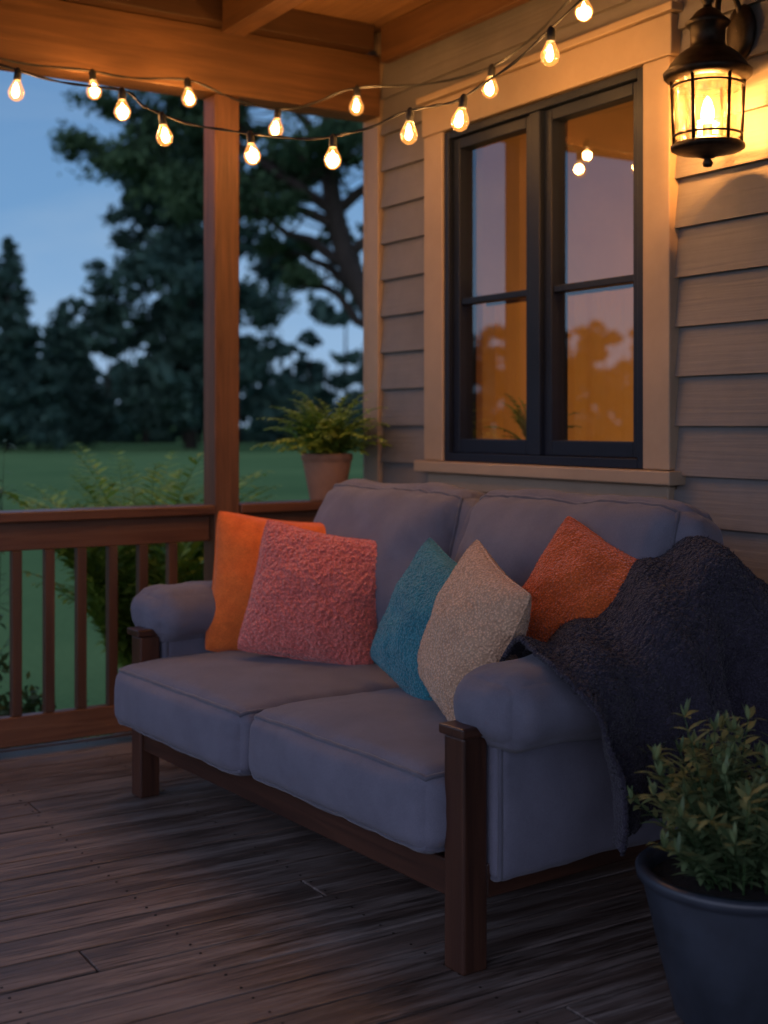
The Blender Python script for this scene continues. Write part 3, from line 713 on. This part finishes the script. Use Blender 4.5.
for k,(a,z,dp,z0) in enumerate(targets):
    q=min(tr,key=lambda p:abs(p.z-z0)); pts=limb(St,q,OP(a,z,dp),.13,.03,.16,k*3.3)
    for j in range(7):
        i=random.randint(3,8); tip=pts[i]+Vector((random.uniform(-1,1),random.uniform(-1,1),random.uniform(-.4,.6)))*1.2
        limb(St,pts[i],tip,.03,.008,.2,k+j*7.7)
    wdt=1.25 if k not in (0,11,13) else .6
    cl.append((tuple(OP(a,z,dp)),(wdt*1.1,wdt,wdt*.55)))
    if k not in (0,13):
        m_=pts[5]; cl.append((tuple(m_+Vector((0,0,.3))),(wdt*.7,wdt*.7,wdt*.35)))
cl+= [(tuple(OP(-6.3,7.0,0)),(.9,.7,.28)),(tuple(OP(-5.6,7.8,0)),(1.0,.8,.4)),(tuple(OP(0,11,0)),(2.2,2.2,1.2)),(tuple(OP(-3,10.4,0)),(2,2,1))]
St.build('trunk_and_limbs',M['bark'],e,smooth=True)
leafcloud('foliage',cl,70000,.075,M['leafoak'],e,.1,.5)
def fartree(name,x,y,h,wr,n,kind,leaf=.28):
    e=empty(name); St=MB(); St.tube([(x,y,GZ-.3),(x+.1,y,h*.5),(x,y,h*.92)],[h*.022,h*.015,.03],8); cl=[]
    if kind=='con':
        for k in range(30):
            t=k/29; z=h*(.04+.95*t); r=wr*(1-t)**.8*random.uniform(.7,1.15)+.25
            for q in range(4):
                a=random.uniform(0,6.28); cl.append(((x+math.cos(a)*r*.5,y+math.sin(a)*r*.5,z),(r*.6,r*.6,h*.035)))
    else:
        for k in range(75):
            t=random.uniform(0,1); z=h*(.07+.87*t); r=wr*(math.sin(math.pi*(.24+.68*t))**.8)
            a=random.uniform(0,6.28); rr=r*random.uniform(.05,.85); s=wr*random.uniform(.2,.36); cl.append(((x+math.cos(a)*rr,y+math.sin(a)*rr,z),(s,s,s*.7)))
            if k%3==0: limb(St,(x,y,z*.6),(x+math.cos(a)*rr,y+math.sin(a)*rr,z),h*.008,.03,.1,k)
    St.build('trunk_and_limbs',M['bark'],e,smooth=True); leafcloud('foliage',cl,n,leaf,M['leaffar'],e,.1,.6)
fartree('maple_tree',34.0,78.2,21.5,8.2,60000,'dec')
fartree('pine_tree',22.6,80.0,12.6,4.0,20000,'con',.24)
fartree('pine_tree',28.0,86.0,9.5,3.6,13000,'con',.24)
cl=[]
St=MB()
for k in range(170):
    ang=R(20+ (k/170)*135)
    dist=random.uniform(108,126); x,y=dist*math.cos(ang),dist*math.sin(ang); h=random.uniform(8.0,11.5)
    if random.random()<.15: h*=1.15
    St.tube([(x,y,GZ-.4),(x,y,h*.8)],[.25,.06],5)
    for q in range(5):
        s=random.uniform(1.7,3.0); cl.append(((x+random.uniform(-2.4,2.4),y+random.uniform(-2.4,2.4),h*random.uniform(.25,.9)),(s,s,s*.9)))
    for q in range(3):
        cl.append(((x+random.uniform(-2.8,2.8),y+random.uniform(-3,1.5),random.uniform(.3,3)),(2.6,2.0,2.0)))
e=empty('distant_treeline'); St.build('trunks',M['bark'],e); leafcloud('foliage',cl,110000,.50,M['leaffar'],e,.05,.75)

# ---------------------------------------------------------------- dusk sun + camera
l=bpy.data.lights.new('sun','SUN'); l.energy=.04; l.angle=R(15); l.color=(1,.8,.65); o=bpy.data.objects.new('sun',l); sc.collection.objects.link(o); o.rotation_euler=(R(80),0,R(-50))
cam=bpy.data.cameras.new('camera'); co=bpy.data.objects.new('camera',cam); sc.collection.objects.link(co); sc.camera=co
co.location=(0,0,1.25); co.rotation_euler=(R(90),0,-math.atan2(.5297,.8482))
cam.sensor_width=36; cam.lens=1294/1024*36; cam.shift_y=-88/1024; cam.clip_end=2500; cam.clip_start=.05
cam.dof.use_dof=True; cam.dof.focus_distance=3.35; cam.dof.aperture_fstop=2.2
sc.view_settings.view_transform='Standard'; sc.view_settings.look='None'; sc.view_settings.exposure=0
